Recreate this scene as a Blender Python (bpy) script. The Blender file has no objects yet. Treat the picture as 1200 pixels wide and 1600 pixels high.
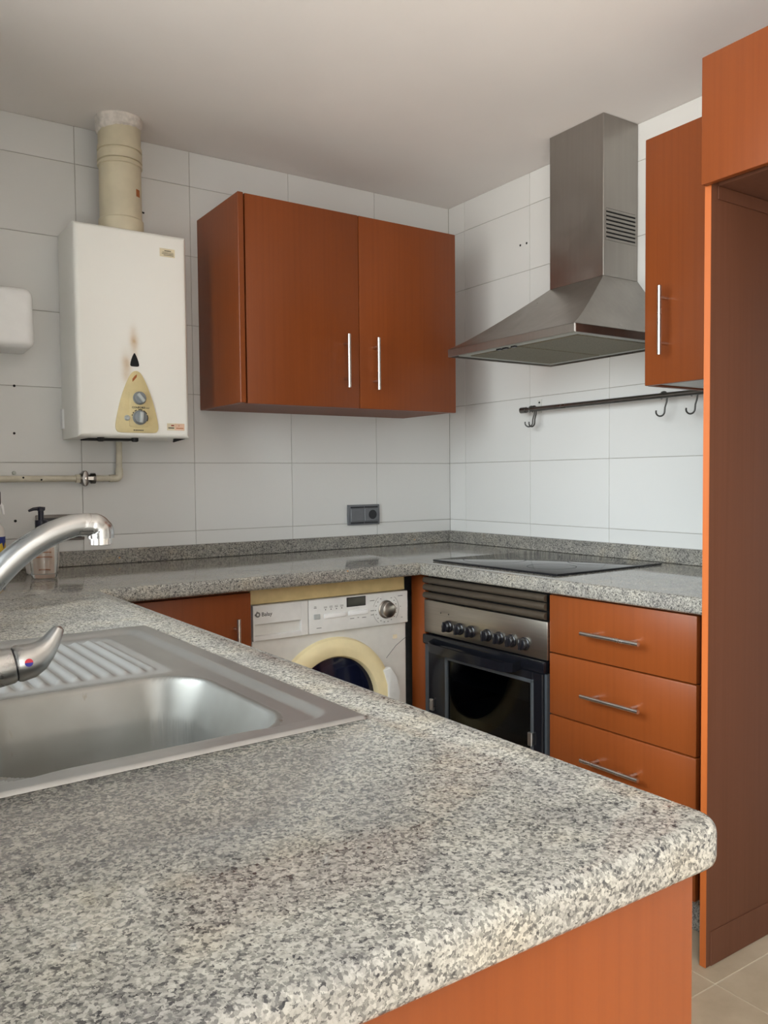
import bpy, bmesh, math, random
from mathutils import Vector, Matrix
random.seed(7)
sc = bpy.context.scene
C = sc.collection
R = math.radians

# ------------------------------------------------------------------ camera
CAM = Vector((-2.28724, -2.88905, 1.13481))
yaw, pitch, roll, FPX = 0.58885, -0.042137, -0.0093253, 1277.325
fw = Vector((math.sin(yaw)*math.cos(pitch), math.cos(yaw)*math.cos(pitch), math.sin(pitch)))
rt = Vector((math.cos(yaw), -math.sin(yaw), 0)); up = rt.cross(fw)
rt2 = math.cos(roll)*rt + math.sin(roll)*up
up2 = -math.sin(roll)*rt + math.cos(roll)*up
cam = bpy.data.objects.new('camera', bpy.data.cameras.new('camera')); C.objects.link(cam)
M = Matrix((rt2, up2, -fw)).transposed().to_4x4(); M.translation = CAM
cam.matrix_world = M
cam.data.sensor_fit = 'HORIZONTAL'; cam.data.sensor_width = 36
cam.data.lens = 36*FPX/1200; cam.data.clip_start = 0.02
sc.camera = cam

# ------------------------------------------------------------------ daylight (overcast sky over darker ground) and exposure
w = bpy.data.worlds.new('overcast'); sc.world = w; w.use_nodes = True
nt = w.node_tree; nt.nodes.clear()
tc = nt.nodes.new('ShaderNodeTexCoord'); sp = nt.nodes.new('ShaderNodeSeparateXYZ')
cr = nt.nodes.new('ShaderNodeValToRGB'); bg = nt.nodes.new('ShaderNodeBackground'); wo = nt.nodes.new('ShaderNodeOutputWorld')
mr = nt.nodes.new('ShaderNodeMapRange'); mr.inputs['From Min'].default_value = -1
nt.links.new(tc.outputs['Generated'], sp.inputs[0]); nt.links.new(sp.outputs['Z'], mr.inputs[0]); nt.links.new(mr.outputs[0], cr.inputs[0])
e = cr.color_ramp.elements
e[0].position = 0.46; e[0].color = (0.35, 0.33, 0.31, 1)          # ground
e[1].position = 1.0; e[1].color = (0.92, 0.97, 1.0, 1)               # overcast zenith, three times the horizon
e_h = e.new(0.52); e_h.color = (0.315, 0.335, 0.345, 1)
nt.links.new(cr.outputs[0], bg.inputs[0]); bg.inputs[1].default_value = 13.0
nt.links.new(bg.outputs[0], wo.inputs[0])
sc.view_settings.view_transform = 'Standard'; sc.view_settings.look = 'None'
sc.view_settings.gamma = 1; sc.view_settings.use_curve_mapping = False
sc.view_settings.exposure = 0.85

def portal(name, loc, rot, sx, sy):
    l = bpy.data.lights.new(name, 'AREA'); l.shape = 'RECTANGLE'; l.size = sx; l.size_y = sy
    l.cycles.is_portal = True
    o = bpy.data.objects.new(name, l); C.objects.link(o); o.location = loc; o.rotation_euler = rot
CEIL = 2.32; CT = 0.844; CB = 0.802
WY0, WY1, WZ0, WZ1 = -2.80, -0.75, 0.93, 2.24          # window opening in the left wall
portal('window_daylight', (-2.42, (WY0+WY1)/2, (WZ0+WZ1)/2), (0, R(-90), 0), WZ1-WZ0, WY1-WY0)
DY0, DY1, DZ1 = -4.2, -2.98, 2.12                         # open balcony door in the left wall, behind the camera
portal('balcony_daylight', (-2.42, (DY0+DY1)/2, DZ1/2), (0, R(-90), 0), DZ1, DY1-DY0)

# ------------------------------------------------------------------ materials
def lin(r, g, b):
    f = lambda c: (c/255/12.92) if c/255 <= 0.04045 else ((c/255+0.055)/1.055)**2.4
    return (f(r), f(g), f(b), 1)
class NT:
    def __init__(s, name):
        s.m = bpy.data.materials.new(name); s.m.use_nodes = True; s.t = s.m.node_tree
        s.b = s.t.nodes['Principled BSDF']; s.out = s.t.nodes['Material Output']
    def n(s, kind, **kw):
        o = s.t.nodes.new('ShaderNode'+kind)
        for k, v in kw.items():
            if hasattr(o, k): setattr(o, k, v)
            else: o.inputs[k.replace('_', ' ')].default_value = v
        return o
    def l(s, a, b): s.t.links.new(a, b)
    def coord(s, scale=(1, 1, 1), kind='Object'):
        c = s.n('TexCoord'); m = s.n('Mapping'); m.inputs['Scale'].default_value = scale
        s.l(c.outputs[kind], m.inputs[0]); return m.outputs[0]
    def ramp(s, fac, stops, interp='LINEAR'):
        r = s.n('ValToRGB'); r.color_ramp.interpolation = interp
        while len(r.color_ramp.elements) < len(stops): r.color_ramp.elements.new(0.5)
        for el, (p, c) in zip(r.color_ramp.elements, stops):
            el.position = p; el.color = c if len(c) == 4 else (*c, 1)
        s.l(fac, r.inputs[0]); return r.outputs[0]
    def mix(s, fac, a, b, mode='MIX'):
        m = s.n('Mix', data_type='RGBA', blend_type=mode)
        for v, i in ((fac, 0), (a, 6), (b, 7)):
            if hasattr(v, 'node'): s.l(v, m.inputs[i])
            else: m.inputs[i].default_value = v
        return m.outputs[2]
    def bump(s, h, strength=0.1, dist=0.001):
        b = s.n('Bump'); b.inputs['Strength'].default_value = strength; b.inputs['Distance'].default_value = dist
        s.l(h, b.inputs['Height']); s.l(b.outputs[0], s.b.inputs['Normal'])
    def col(s, c):
        if hasattr(c, 'node'): s.l(c, s.b.inputs['Base Color'])
        else: s.b.inputs['Base Color'].default_value = c
    def set(s, rough=0.5, metal=0, spec=0.5, **kw):
        s.b.inputs['Roughness'].default_value = rough; s.b.inputs['Metallic'].default_value = metal
        s.b.inputs['Specular IOR Level'].default_value = spec
        for k, v in kw.items(): s.b.inputs[k.replace('_', ' ')].default_value = v

def plain(name, c, rough=0.5, metal=0, spec=0.5, var=0.04, scale=30, **kw):
    t = NT(name); n = t.n('TexNoise', Scale=scale, Detail=3.0); t.l(t.coord(), n.inputs[0])
    d = tuple(max(0, v*(1-var*2)) for v in c[:3]) + (1,); h = tuple(min(1, v*(1+var)) for v in c[:3]) + (1,)
    t.col(t.ramp(n.outputs[0], [(0.35, d), (0.65, h)])); t.set(rough, metal, spec, **kw); return t.m

def make_wood(name, c, rough=0.38, gx=14):
    t = NT(name)
    n = t.n('TexNoise', Scale=1.0, Detail=6.0, Roughness=0.6); t.l(t.coord((gx*6, gx*6, 1.6)), n.inputs[0])
    n2 = t.n('TexNoise', Scale=1.0, Detail=2.0); t.l(t.coord((3, 3, 0.9)), n2.inputs[0])
    d = (c[0]*0.90, c[1]*0.86, c[2]*0.80, 1); h = (min(1, c[0]*1.06), c[1]*1.08, c[2]*1.10, 1)
    a = t.ramp(n.outputs[0], [(0.28, d), (0.5, c), (0.78, h)])
    b = t.ramp(n2.outputs[0], [(0.3, (0.86, 0.84, 0.82)), (0.7, (1.06, 1.05, 1.04))])
    t.col(t.mix(1.0, a, b, 'MULTIPLY')); t.set(rough, 0, 0.35)
    t.bump(n.outputs[0], 0.05, 0.0004); return t.m

def make_granite():
    t = NT('speckled_granite')
    co = t.coord()
    nz = t.n('TexNoise', Scale=300.0, Detail=4.0, Roughness=0.6); t.l(co, nz.inputs[0])
    vm = t.n('VectorMath', operation='MULTIPLY_ADD'); t.l(nz.outputs['Color'], vm.inputs[0])
    vm.inputs[1].default_value = (0.0060,)*3; t.l(co, vm.inputs[2])
    v1 = t.n('TexVoronoi', Scale=430.0); t.l(vm.outputs[0], v1.inputs[0])
    v2 = t.n('TexVoronoi', Scale=215.0); t.l(vm.outputs[0], v2.inputs[0])
    s1 = t.n('SeparateColor'); t.l(v1.outputs['Color'], s1.inputs[0])
    s2 = t.n('SeparateColor'); t.l(v2.outputs['Color'], s2.inputs[0])
    fine = t.ramp(s1.outputs[0], [(0.0, (0.03, 0.03, 0.035)), (0.15, (0.10, 0.10, 0.105)), (0.34, (0.30, 0.295, 0.28)), (0.55, (0.58, 0.56, 0.525)), (0.85, (0.80, 0.775, 0.72))])
    coarse = t.ramp(s2.outputs[1], [(0.0, (0.10, 0.10, 0.115)), (0.22, (0.30, 0.295, 0.29)), (0.5, (0.60, 0.585, 0.55)), (1.0, (0.84, 0.81, 0.75))])
    m = t.mix(0.36, fine, coarse)
    n3 = t.n('TexNoise', Scale=14.0, Detail=3.0); t.l(co, n3.inputs[0])
    tint = t.ramp(n3.outputs[0], [(0.3, (0.80, 0.80, 0.83)), (0.55, (1, 1, 1)), (0.75, (1.05, 1.0, 0.93))])
    m = t.mix(1.0, m, tint, 'MULTIPLY'); m = t.mix(1.0, m, (0.52, 0.507, 0.475, 1), 'MULTIPLY')
    v3 = t.n('TexVoronoi', Scale=38.0); t.l(vm.outputs[0], v3.inputs[0])
    s3 = t.n('SeparateColor'); t.l(v3.outputs['Color'], s3.inputs[0])
    rar = t.ramp(s3.outputs[2], [(0.972, (0, 0, 0)), (0.976, (1, 1, 1))])
    dis = t.ramp(v3.outputs['Distance'], [(0.10, (1, 1, 1)), (0.16, (0, 0, 0))])
    t.col(t.mix(t.mix(1.0, rar, dis, 'MULTIPLY'), m, lin(205, 150, 90)))
    rr = t.n('TexNoise', Scale=9.0, Detail=4.0); t.l(co, rr.inputs[0])
    ro = t.ramp(rr.outputs[0], [(0.3, (0.05,)*3), (0.75, (0.15,)*3)])
    t.set(0.15, 0, 0.5); t.l(ro, t.b.inputs['Roughness'])
    return t.m

def make_steel(name, c, rough=0.3, stretch=(4, 4, 160), var=0.10, smudge=0.12, metal=1.0, bump=0.03):
    t = NT(name)
    n = t.n('TexNoise', Scale=1.0, Detail=4.0); t.l(t.coord(stretch), n.inputs[0])
    n2 = t.n('TexNoise', Scale=7.0, Detail=5.0, Roughness=0.6, Distortion=0.6); t.l(t.coord(), n2.inputs[0])
    d = tuple(v*(1-var) for v in c[:3]); h = tuple(min(1, v*(1+var)) for v in c[:3])
    t.col(t.ramp(n.outputs[0], [(0.3, d), (0.7, h)])); t.set(rough, metal, 0.5)
    t.l(t.ramp(n2.outputs[0], [(0.3, (rough-smudge*0.6,)*3), (0.7, (rough+smudge,)*3)]), t.b.inputs['Roughness'])
    if bump: t.bump(n.outputs[0], bump, 0.0003)
    return t.m

def make_tile():
    t = NT('white_glazed_tile'); n = t.n('TexNoise', Scale=5.0, Detail=2.0); t.l(t.coord(), n.inputs[0])
    oi = t.n('ObjectInfo')
    a = t.ramp(oi.outputs['Random'], [(0, (0.665, 0.662, 0.645)), (1, (0.70, 0.697, 0.68))])
    t.col(a); t.set(0.3, 0, 0.4); t.bump(n.outputs[0], 0.12, 0.004); return t.m

def make_floor_tile():
    t = NT('beige_floor_tile'); n = t.n('TexNoise', Scale=7.0, Detail=6.0, Roughness=0.6); t.l(t.coord(), n.inputs[0])
    t.col(t.ramp(n.outputs[0], [(0.3, lin(170, 154, 130)), (0.7, lin(196, 180, 156))])); t.set(0.4, 0, 0.4); return t.m

def make_plaster(name, c, bumps=0.25):
    t = NT(name); n = t.n('TexNoise', Scale=26.0, Detail=5.0, Roughness=0.65); t.l(t.coord(), n.inputs[0])
    n2 = t.n('TexNoise', Scale=1.6, Detail=3.0); t.l(t.coord(), n2.inputs[0])
    t.col(t.ramp(n2.outputs[0], [(0.3, tuple(v*0.93 for v in c[:3])), (0.7, c)])); t.set(0.9, 0, 0.2)
    t.bump(n.outputs[0], bumps, 0.004); return t.m

def make_heater():                                     # white enamel with the scorch stain above the flame window
    t = NT('white_enamel_scorched'); co = t.n('TexCoord'); sx = t.n('SeparateXYZ'); t.l(co.outputs['Object'], sx.inputs[0])
    nz = t.n('TexNoise', Scale=22.0, Detail=4.0); t.l(co.outputs['Object'], nz.inputs[0])
    def gauss(v, c, wd, amp=0.0):
        a = t.n('Math', operation='SUBTRACT'); t.l(v, a.inputs[0]); a.inputs[1].default_value = c
        d = t.n('Math', operation='DIVIDE'); t.l(a.outputs[0], d.inputs[0]); d.inputs[1].default_value = wd
        p = t.n('Math', operation='MULTIPLY'); t.l(d.outputs[0], p.inputs[0]); t.l(d.outputs[0], p.inputs[1])
        g = t.n('Math', operation='MULTIPLY_ADD'); t.l(nz.outputs[0], g.inputs[0]); g.inputs[1].default_value = 1.2; t.l(p.outputs[0], g.inputs[2])
        e_ = t.n('Math', operation='POWER'); e_.inputs[0].default_value = 0.35; t.l(g.outputs[0], e_.inputs[1]); return e_.outputs[0]
    def mul(a, b):
        m = t.n('Math', operation='MULTIPLY'); t.l(a, m.inputs[0]); t.l(b, m.inputs[1]); return m.outputs[0]
    st = mul(gauss(sx.outputs['X'], 0.181, 0.013), gauss(sx.outputs['Z'], 0.305, 0.045))
    st2 = mul(gauss(sx.outputs['X'], 0.155, 0.014), gauss(sx.outputs['Z'], 0.225, 0.045))
    su = t.n('Math', operation='ADD', use_clamp=True); t.l(st, su.inputs[0]); t.l(st2, su.inputs[1])
    k = t.n('Math', operation='MULTIPLY', use_clamp=True); t.l(su.outputs[0], k.inputs[0]); k.inputs[1].default_value = 1.9
    t.col(t.mix(k.outputs[0], (0.87, 0.86, 0.81, 1), lin(190, 150, 88))); t.set(0.28, 0, 0.5); return t.m

def make_glass(name, tint=(0.97, 0.99, 0.98, 1), rough=0.0):
    t = NT(name); t.col(tint); t.set(rough, 0, 0.5, IOR=1.45, Transmission_Weight=1.0); return t.m

def make_pane(name, tint, ior=1.5):                       # thin sheet glass: see-through plus its own reflection
    t = NT(name); tr = t.n('BsdfTransparent'); tr.inputs[0].default_value = tint
    gl = t.n('BsdfGlossy'); gl.inputs['Roughness'].default_value = 0.03
    fr = t.n('Fresnel', IOR=ior); mx = t.n('MixShader')
    t.l(fr.outputs[0], mx.inputs[0]); t.l(tr.outputs[0], mx.inputs[1]); t.l(gl.outputs[0], mx.inputs[2]); t.l(mx.outputs[0], t.out.inputs[0]); return t.m

WOODC = (0.208, 0.0495, 0.0096, 1)
WOOD = make_wood('cherry_veneer', WOODC)
WOOD_SAT = make_wood('cherry_veneer_dull', (0.20, 0.050, 0.0125, 1), 0.5)
PANELBROWN = make_wood('dark_brown_panel', (0.125, 0.047, 0.024, 1), 0.55)  # darker and browner than the cherry veneer, on the fridge niche faces
WOOD_EDGE = make_wood('cherry_edging', (0.44, 0.115, 0.026, 1), 0.4)
GRANITE = make_granite()
STEEL = make_steel('brushed_steel', (0.36, 0.34, 0.315), 0.33, (70, 70, 3), 0.03, 0.10)
STEEL_SINK = make_steel('worn_sink_steel', (0.42, 0.42, 0.41), 0.36, (30, 6, 30), 0.05, 0.05, 0.85, 0)
def make_bowl():
    t = NT('stained_bowl_steel'); co = t.coord()
    n = t.n('TexNoise', Scale=26.0, Detail=4.0, Roughness=0.55); t.l(t.coord((1, 1, 0.35)), n.inputs[0])
    n2 = t.n('TexNoise', Scale=9.0, Detail=3.0); t.l(co, n2.inputs[0])
    a = t.ramp(n2.outputs[0], [(0.3, (0.27, 0.265, 0.245)), (0.7, (0.36, 0.36, 0.345))])
    k = t.ramp(n.outputs[0], [(0.64, (0, 0, 0)), (0.72, (0.75,)*3)])
    t.col(t.mix(k, a, lin(112, 98, 62))); t.set(0.44, 0.8, 0.4); return t.m
STEEL_BOWL = make_bowl()
STEEL_RIDGE = make_steel('ribbed_drain_steel', (0.44, 0.445, 0.44), 0.40, (30, 6, 30), 0.04, 0.03, 0.6, 0)
STEEL_OVEN = make_steel('brushed_oven_steel', (0.44, 0.405, 0.35), 0.32, (6, 6, 260), 0.08, 0.02, 1.0, 0)
CHROME = make_steel('worn_chrome', (0.50, 0.50, 0.495), 0.26, (20, 20, 20), 0.06, 0.12)
HANDLE = make_steel('satin_handle_steel', (0.72, 0.70, 0.67), 0.25, (40, 40, 40), 0.05, 0.05)
DARKSTEEL = make_steel('dark_rail_steel', (0.22, 0.21, 0.20), 0.3, (40, 40, 40))
HOOKM = make_steel('blackened_hook_steel', (0.07, 0.068, 0.065), 0.35, (40, 40, 40))
TILE = make_tile(); FLOORT = make_floor_tile()
GROUT = plain('grey_grout', lin(176, 173, 168), 0.9)
FGROUT = plain('cream_grout', lin(205, 195, 175), 0.9)
PAINT = make_plaster('white_wall_paint', (0.76, 0.75, 0.72, 1), 0.1)
CEILM = make_plaster('ceiling_plaster', (0.86, 0.82, 0.79, 1), 0.15)
WHITE_PL = plain('white_plastic', (0.90, 0.905, 0.90, 1), 0.3, var=.01)
WM_WHITE = plain('washer_white', (0.70, 0.69, 0.65, 1), 0.35, var=0.02)
WM_FASCIA = plain('washer_fascia_white', (0.78, 0.78, 0.76, 1), 0.3, var=0.02)
CREAM = plain('yellowed_plastic', lin(243, 228, 182), 0.4, var=.02)
CREAM_DK = plain('yellowed_top', lin(212, 188, 136), 0.5)
BEIGE_PIPE = plain('beige_painted_pipe', lin(206, 199, 180), 0.5, var=0.06)
FLUEM = plain('tan_flue_enamel', lin(204, 194, 168), 0.45, var=0.05, scale=12)
PLASTER_W = plain('white_plaster_collar', lin(215, 208, 200), 0.9, var=0.08, scale=60)
HEATER = make_heater()
GOLD = plain('gold_control_panel', lin(214, 197, 148), 0.4, var=0.04, scale=20)
KNOBRING = plain('knob_ring_grey', lin(128, 134, 138), 0.4)
GREYKNOB = plain('grey_plastic', lin(182, 188, 188), 0.35)
BLACK = plain('black_plastic', (0.008, 0.008, 0.011, 1), 0.28)
BLACKMAT = plain('matt_black', (0.006, 0.006, 0.006, 1), 0.8)
SOCKET = plain('anthracite_plastic', lin(104, 106, 110), 0.35)
SOCKET2 = plain('taupe_plastic', lin(118, 112, 106), 0.4)
DARKBLUE = plain('navy_porthole_glass', (0.006, 0.008, 0.025, 1), 0.08)
GREYMET = plain('grey_oven_frame', lin(62, 66, 70), 0.4)
BROWNBAR = plain('brown_vent_bar', lin(64, 56, 47), 0.35)
OVENBLACK = plain('oven_black_enamel', (0.006, 0.0065, 0.009, 1), 0.16, 0, 0.3)
OVENIN = plain('oven_cavity', lin(34, 33, 30), 0.5)
OVENGLASS = make_pane('oven_door_glass', (0.30, 0.33, 0.34, 1), 1.28)
HOBGLASS = plain('black_ceramic_glass', (0.012, 0.012, 0.014, 1), 0.06)
HOBLINE = plain('hob_ring_print', lin(28, 28, 30), 0.6)
FILTER = plain('aluminium_filter', lin(118, 111, 90), 0.6, 0.0, var=0.15, scale=300)
GREYPL = plain('pale_grey_plastic', lin(172, 176, 170), 0.5)
PAPER = plain('cream_sticker', lin(222, 210, 180), 0.6)
PINK = plain('pink_sticker', lin(226, 190, 165), 0.6)
INK = plain('dark_ink', lin(60, 56, 48), 0.7)
REDINK = plain('red_ink', lin(150, 50, 40), 0.7)
GREYINK = plain('grey_ink', lin(130, 130, 128), 0.7)
RUST = plain('rust_orange_label', lin(165, 95, 45), 0.7)
RED = plain('red_enamel', lin(190, 30, 50), 0.4)
BLUE = plain('blue_enamel', lin(40, 35, 130), 0.4)
SOAPW = plain('white_soap_bottle', lin(232, 226, 220), 0.3)
SOAPL = plain('pale_pink_label', lin(214, 186, 170), 0.5)
NAVY = plain('navy_pump_plastic', lin(20, 22, 40), 0.35)
LABELBLUE = plain('blue_bottle_label', lin(30, 50, 130), 0.4)
LABELYEL = plain('yellow_label_print', lin(225, 190, 60), 0.5)
SPRAYGREY = plain('smoky_grey_plastic', lin(92, 86, 84), 0.35, var=0.2, scale=90)
GLASS = make_glass('clear_glass'); PANE = make_pane('window_glass', (0.96, 0.98, 0.98, 1))
MELAMINE = plain('white_melamine', lin(205, 205, 200), 0.45)
DARKGAP = plain('dark_recess', (0.02, 0.012, 0.008, 1), 0.8)

# ------------------------------------------------------------------ mesh helpers
def flat_aligned(bm):                                  # broad axis-aligned faces stay flat, roundings are smooth
    bm.normal_update()
    for f in bm.faces: f.smooth = max(abs(f.normal.x), abs(f.normal.y), abs(f.normal.z)) < 0.9995
    return bm
def flat_big(bm, frac=0.1):
    m = max(f.calc_area() for f in bm.faces)
    for f in bm.faces: f.smooth = f.calc_area() < m*frac
    return bm
def bm_box(x0, x1, y0, y1, z0, z1, bev=0.0, seg=2):
    bm = bmesh.new(); bmesh.ops.create_cube(bm, size=1)
    for v in bm.verts:
        v.co = Vector((x0+(x1-x0)*(v.co.x+.5), y0+(y1-y0)*(v.co.y+.5), z0+(z1-z0)*(v.co.z+.5)))
    if bev: bmesh.ops.bevel(bm, geom=bm.edges[:], offset=bev, segments=seg, profile=0.5, affect='EDGES')
    return flat_aligned(bm)
def bm_add(a, *bs):
    for b in bs:
        me = bpy.data.meshes.new('t'); b.to_mesh(me); a.from_mesh(me); bpy.data.meshes.remove(me); b.free()
    return a
def bm_tube(path, r, n=14, cap=True):
    bm = bmesh.new(); pts = [Vector(p) for p in path]; rs = r if isinstance(r, (list, tuple)) else [r]*len(pts)
    rings = []; t0 = (pts[1]-pts[0]).normalized()
    a = t0.orthogonal().normalized()
    for i, p in enumerate(pts):
        t = ((pts[min(i+1, len(pts)-1)]-pts[i]).normalized() + (pts[i]-pts[max(i-1, 0)]).normalized()).normalized()
        a = (a - t*a.dot(t)).normalized(); b = t.cross(a)
        rings.append([bm.verts.new(p + rs[i]*(math.cos(2*math.pi*k/n)*a + math.sin(2*math.pi*k/n)*b)) for k in range(n)])
    for i in range(len(rings)-1):
        for k in range(n): bm.faces.new((rings[i][k], rings[i][(k+1) % n], rings[i+1][(k+1) % n], rings[i+1][k]))
    for f in bm.faces: f.smooth = True
    if cap: bm.faces.new(rings[0][::-1]); bm.faces.new(rings[-1])
    return bm
def bm_lathe(prof, n=40, axis='Z', at=(0, 0, 0), cap=True):        # prof: (radius, height)
    bm = bmesh.new(); rings = []
    for r, h in prof:
        ring = []
        for k in range(n):
            c, s = math.cos(2*math.pi*k/n)*r, math.sin(2*math.pi*k/n)*r
            v = (c, s, h) if axis == 'Z' else (c, -h, s) if axis == '-Y' else (h, c, s)
            ring.append(bm.verts.new(Vector(v)+Vector(at)))
        rings.append(ring)
    for i in range(len(rings)-1):
        for k in range(n): bm.faces.new((rings[i][k], rings[i][(k+1) % n], rings[i+1][(k+1) % n], rings[i+1][k]))
    for f in bm.faces: f.smooth = True
    if cap: bm.faces.new(rings[0][::-1]); bm.faces.new(rings[-1])
    bmesh.ops.recalc_face_normals(bm, faces=bm.faces[:]); return bm
def bm_prism(pts, y0, y1, bev=0.0, plane='XZ'):                    # outline in x,z extruded along y (or x,y along z)
    bm = bmesh.new()
    f = (lambda p, h: (p[0], h, p[1])) if plane == 'XZ' else (lambda p, h: (p[0], p[1], h))
    a = [bm.verts.new(f(p, y0)) for p in pts]; b = [bm.verts.new(f(p, y1)) for p in pts]
    bm.faces.new(a); bm.faces.new(b[::-1])
    for i in range(len(pts)): bm.faces.new((a[i], b[i], b[(i+1) % len(pts)], a[(i+1) % len(pts)]))
    bmesh.ops.recalc_face_normals(bm, faces=bm.faces[:])
    if bev:
        ed = [e_ for e_ in bm.edges if any(len(fc.verts) == len(pts) for fc in e_.link_faces)]
        bmesh.ops.bevel(bm, geom=ed, offset=bev, segments=2, profile=0.5, affect='EDGES')
    for f in bm.faces: f.smooth = len(f.verts) < 5
    return bm
def obj(name, bm, m, parent=None, smooth=True, loc=None):
    me = bpy.data.meshes.new(name)
    bmesh.ops.recalc_face_normals(bm, faces=bm.faces[:]) if smooth is not None else None
    bm.to_mesh(me); bm.free(); me.materials.append(m)
    o = bpy.data.objects.new(name, me); C.objects.link(o)
    if parent: o.parent = parent
    if loc: o.location = loc
    if smooth:
        if not any(p.use_smooth for p in me.polygons) and len(me.polygons) > 40:
            for p in me.polygons: p.use_smooth = True
        me.set_sharp_from_angle(angle=R(35))
    return o
def tag(o, label, cat, group=None):
    o['label'] = label; o['category'] = cat
    if group: o['group'] = group
    return o
def thing(name, label, cat, loc=(0, 0, 0), rz=0.0, group=None):
    o = bpy.data.objects.new(name, None); C.objects.link(o); o.location = loc; o.rotation_euler = (0, 0, rz)
    o.empty_display_size = 0.1
    return tag(o, label, cat, group)
def struct(o): o['kind'] = 'structure'; return o
def text(name, s, size, at, m, parent, ext=0.0003, bold=0.0):       # flat print on a face that looks along local -y
    cu = bpy.data.curves.new(name, 'FONT'); cu.body = s; cu.size = size; cu.extrude = ext; cu.offset = bold
    cu.resolution_u = 2
    t = bpy.data.objects.new('tmp', cu); C.objects.link(t)
    me = bpy.data.meshes.new_from_object(t); bpy.data.objects.remove(t); bpy.data.curves.remove(cu)
    me.transform(Matrix.Translation(at) @ Matrix.Rotation(R(90), 4, 'X'))
    me.name = name; me.materials.clear(); me.materials.append(m)
    o = bpy.data.objects.new(name, me); C.objects.link(o); o.parent = parent; return o
def bar_handle(c, length, horiz, parent, stand=0.035, r=0.006):     # c = centre on the front face (local), bar stands off along -y
    d = Vector((1, 0, 0)) if horiz else Vector((0, 0, 1)); c = Vector(c); n = Vector((0, -1, 0))
    bm = bm_tube([c+n*stand-d*length/2, c+n*stand+d*length/2], r, 14)
    for s in (-1, 1):
        q = c + d*s*(length/2-0.032)
        bm_add(bm, bm_tube([q+n*0.0002, q+n*stand], 0.0045, 10))
    return obj('handle', bm, HANDLE, parent)

# ------------------------------------------------------------------ the room
XL, YF = -2.40, -4.3
wb = struct(obj('wall_back', bm_box(XL-.2, 0.2, 0.002, 0.2, 0, CEIL), GROUT, smooth=False))
wr = struct(obj('wall_right', bm_box(0.002, 0.2, YF-.2, 0.002, 0, CEIL), GROUT, smooth=False))
bm = bm_box(XL-.2, XL, DY1, WY0, 0, CEIL)
bm_add(bm, bm_box(XL-.2, XL, WY1, 0.002, 0, CEIL), bm_box(XL-.2, XL, WY0, WY1, 0, WZ0), bm_box(XL-.2, XL, WY0, WY1, WZ1, CEIL))
bm_add(bm, bm_box(XL-.2, XL, YF-.2, DY0, 0, CEIL), bm_box(XL-.2, XL, DY0, DY1, DZ1, CEIL))
struct(obj('wall_left', bm, PAINT, smooth=False))
struct(obj('wall_front', bm_box(XL, 0.002, YF-.2, YF, 0, CEIL), PAINT, smooth=False))
struct(obj('ceiling', bm_box(XL-.2, .2, YF-.2, .2, CEIL, CEIL+.15), CEILM, smooth=False))
fl = struct(obj('floor', bm_box(XL-.2, .2, YF-.2, .2, -.15, -0.0012), FGROUT, smooth=False))

# wall tiles: 0.40 x 0.25 m, each a piece of its wall
cache = {}
def tile_mesh(wd, ht, m, axis, th, gap, bev):
    k = (round(wd, 4), round(ht, 4), axis, m.name)
    if k not in cache:
        g = gap/2
        if axis == 'A': b = bm_box(g, wd-g, 0, th, g, ht-g, bev, 1)
        elif axis == 'B': b = bm_box(0, th, g, wd-g, g, ht-g, bev, 1)
        else: b = bm_box(g, wd-g, g, ht-g, -th, 0, bev, 1)
        me = bpy.data.meshes.new('tile'); b.to_mesh(me); b.free(); me.materials.append(m); cache[k] = me
    return cache[k]
def put_tile(me, loc, parent, name='tile'):
    o = bpy.data.objects.new(name, me); C.objects.link(o); o.location = loc; o.parent = parent
zs = [0.80, 0.945, 1.195, 1.445, 1.695, 1.945, 2.195, CEIL]
xs = [XL, -1.9926, -1.5926, -1.1926, -0.7926, -0.3926, 0.0]
for i in range(len(xs)-1):
    for j in range(len(zs)-1):
        put_tile(tile_mesh(xs[i+1]-xs[i], zs[j+1]-zs[j], TILE, 'A', 0.0055, 0.0024, 0.0006), (xs[i], 0, zs[j]), wb)
ys = [-2.1107, -1.7107, -1.3107, -0.9107, -0.5107, -0.1107, 0.0]
for i in range(len(ys)-1):
    for j in range(len(zs)-1):
        put_tile(tile_mesh(ys[i+1]-ys[i], zs[j+1]-zs[j], TILE, 'B', 0.0055, 0.0024, 0.0006), (0, ys[i], zs[j]), wr)
fx = [-2.395, -2.295, -1.895, -1.495, -1.095, -0.695, -0.295, 0.0]
fy = [-4.3] + [-1.817-0.4*k for k in range(6, -1, -1)] + [-1.817+0.4*k for k in range(1, 5)] + [0.0]
for i in range(len(fx)-1):
    for j in range(len(fy)-1):
        put_tile(tile_mesh(fx[i+1]-fx[i], fy[j+1]-fy[j], FLOORT, 'F', 0.006, 0.003, 0.0005), (fx[i], fy[j], 0), fl)

# drilled holes left in the tiles
def hole(loc, r, axis, parent, m=BLACKMAT, nm='drill_hole'):
    obj(nm, bm_lathe([(r*0.2, 0.0003), (r, 0.0006), (r*1.05, -0.002)], 12, '-Y' if axis == 'A' else 'X'), m, parent, loc=loc)
for x, z, r in ((-1.799, 1.444, 0.0042), (-1.803, 1.29, 0.004), (-1.807, 1.004, 0.0045)): hole((x, 0, z), r, 'A', wb)
obj('wall_plug', bm_lathe([(0.002, 0.006), (0.006, 0.006), (0.0065, 0)], 12, '-Y'), GREYPL, wb, loc=(-1.807, 0, 1.161))
for y in (-0.458, -0.494):
    o = obj('drill_hole', bm_lathe([(0.001, -0.0006), (0.0045, -0.0006), (0.0048, 0.002)], 12, 'X'), BLACKMAT, wr, loc=(0, y, 2.052))

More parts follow.
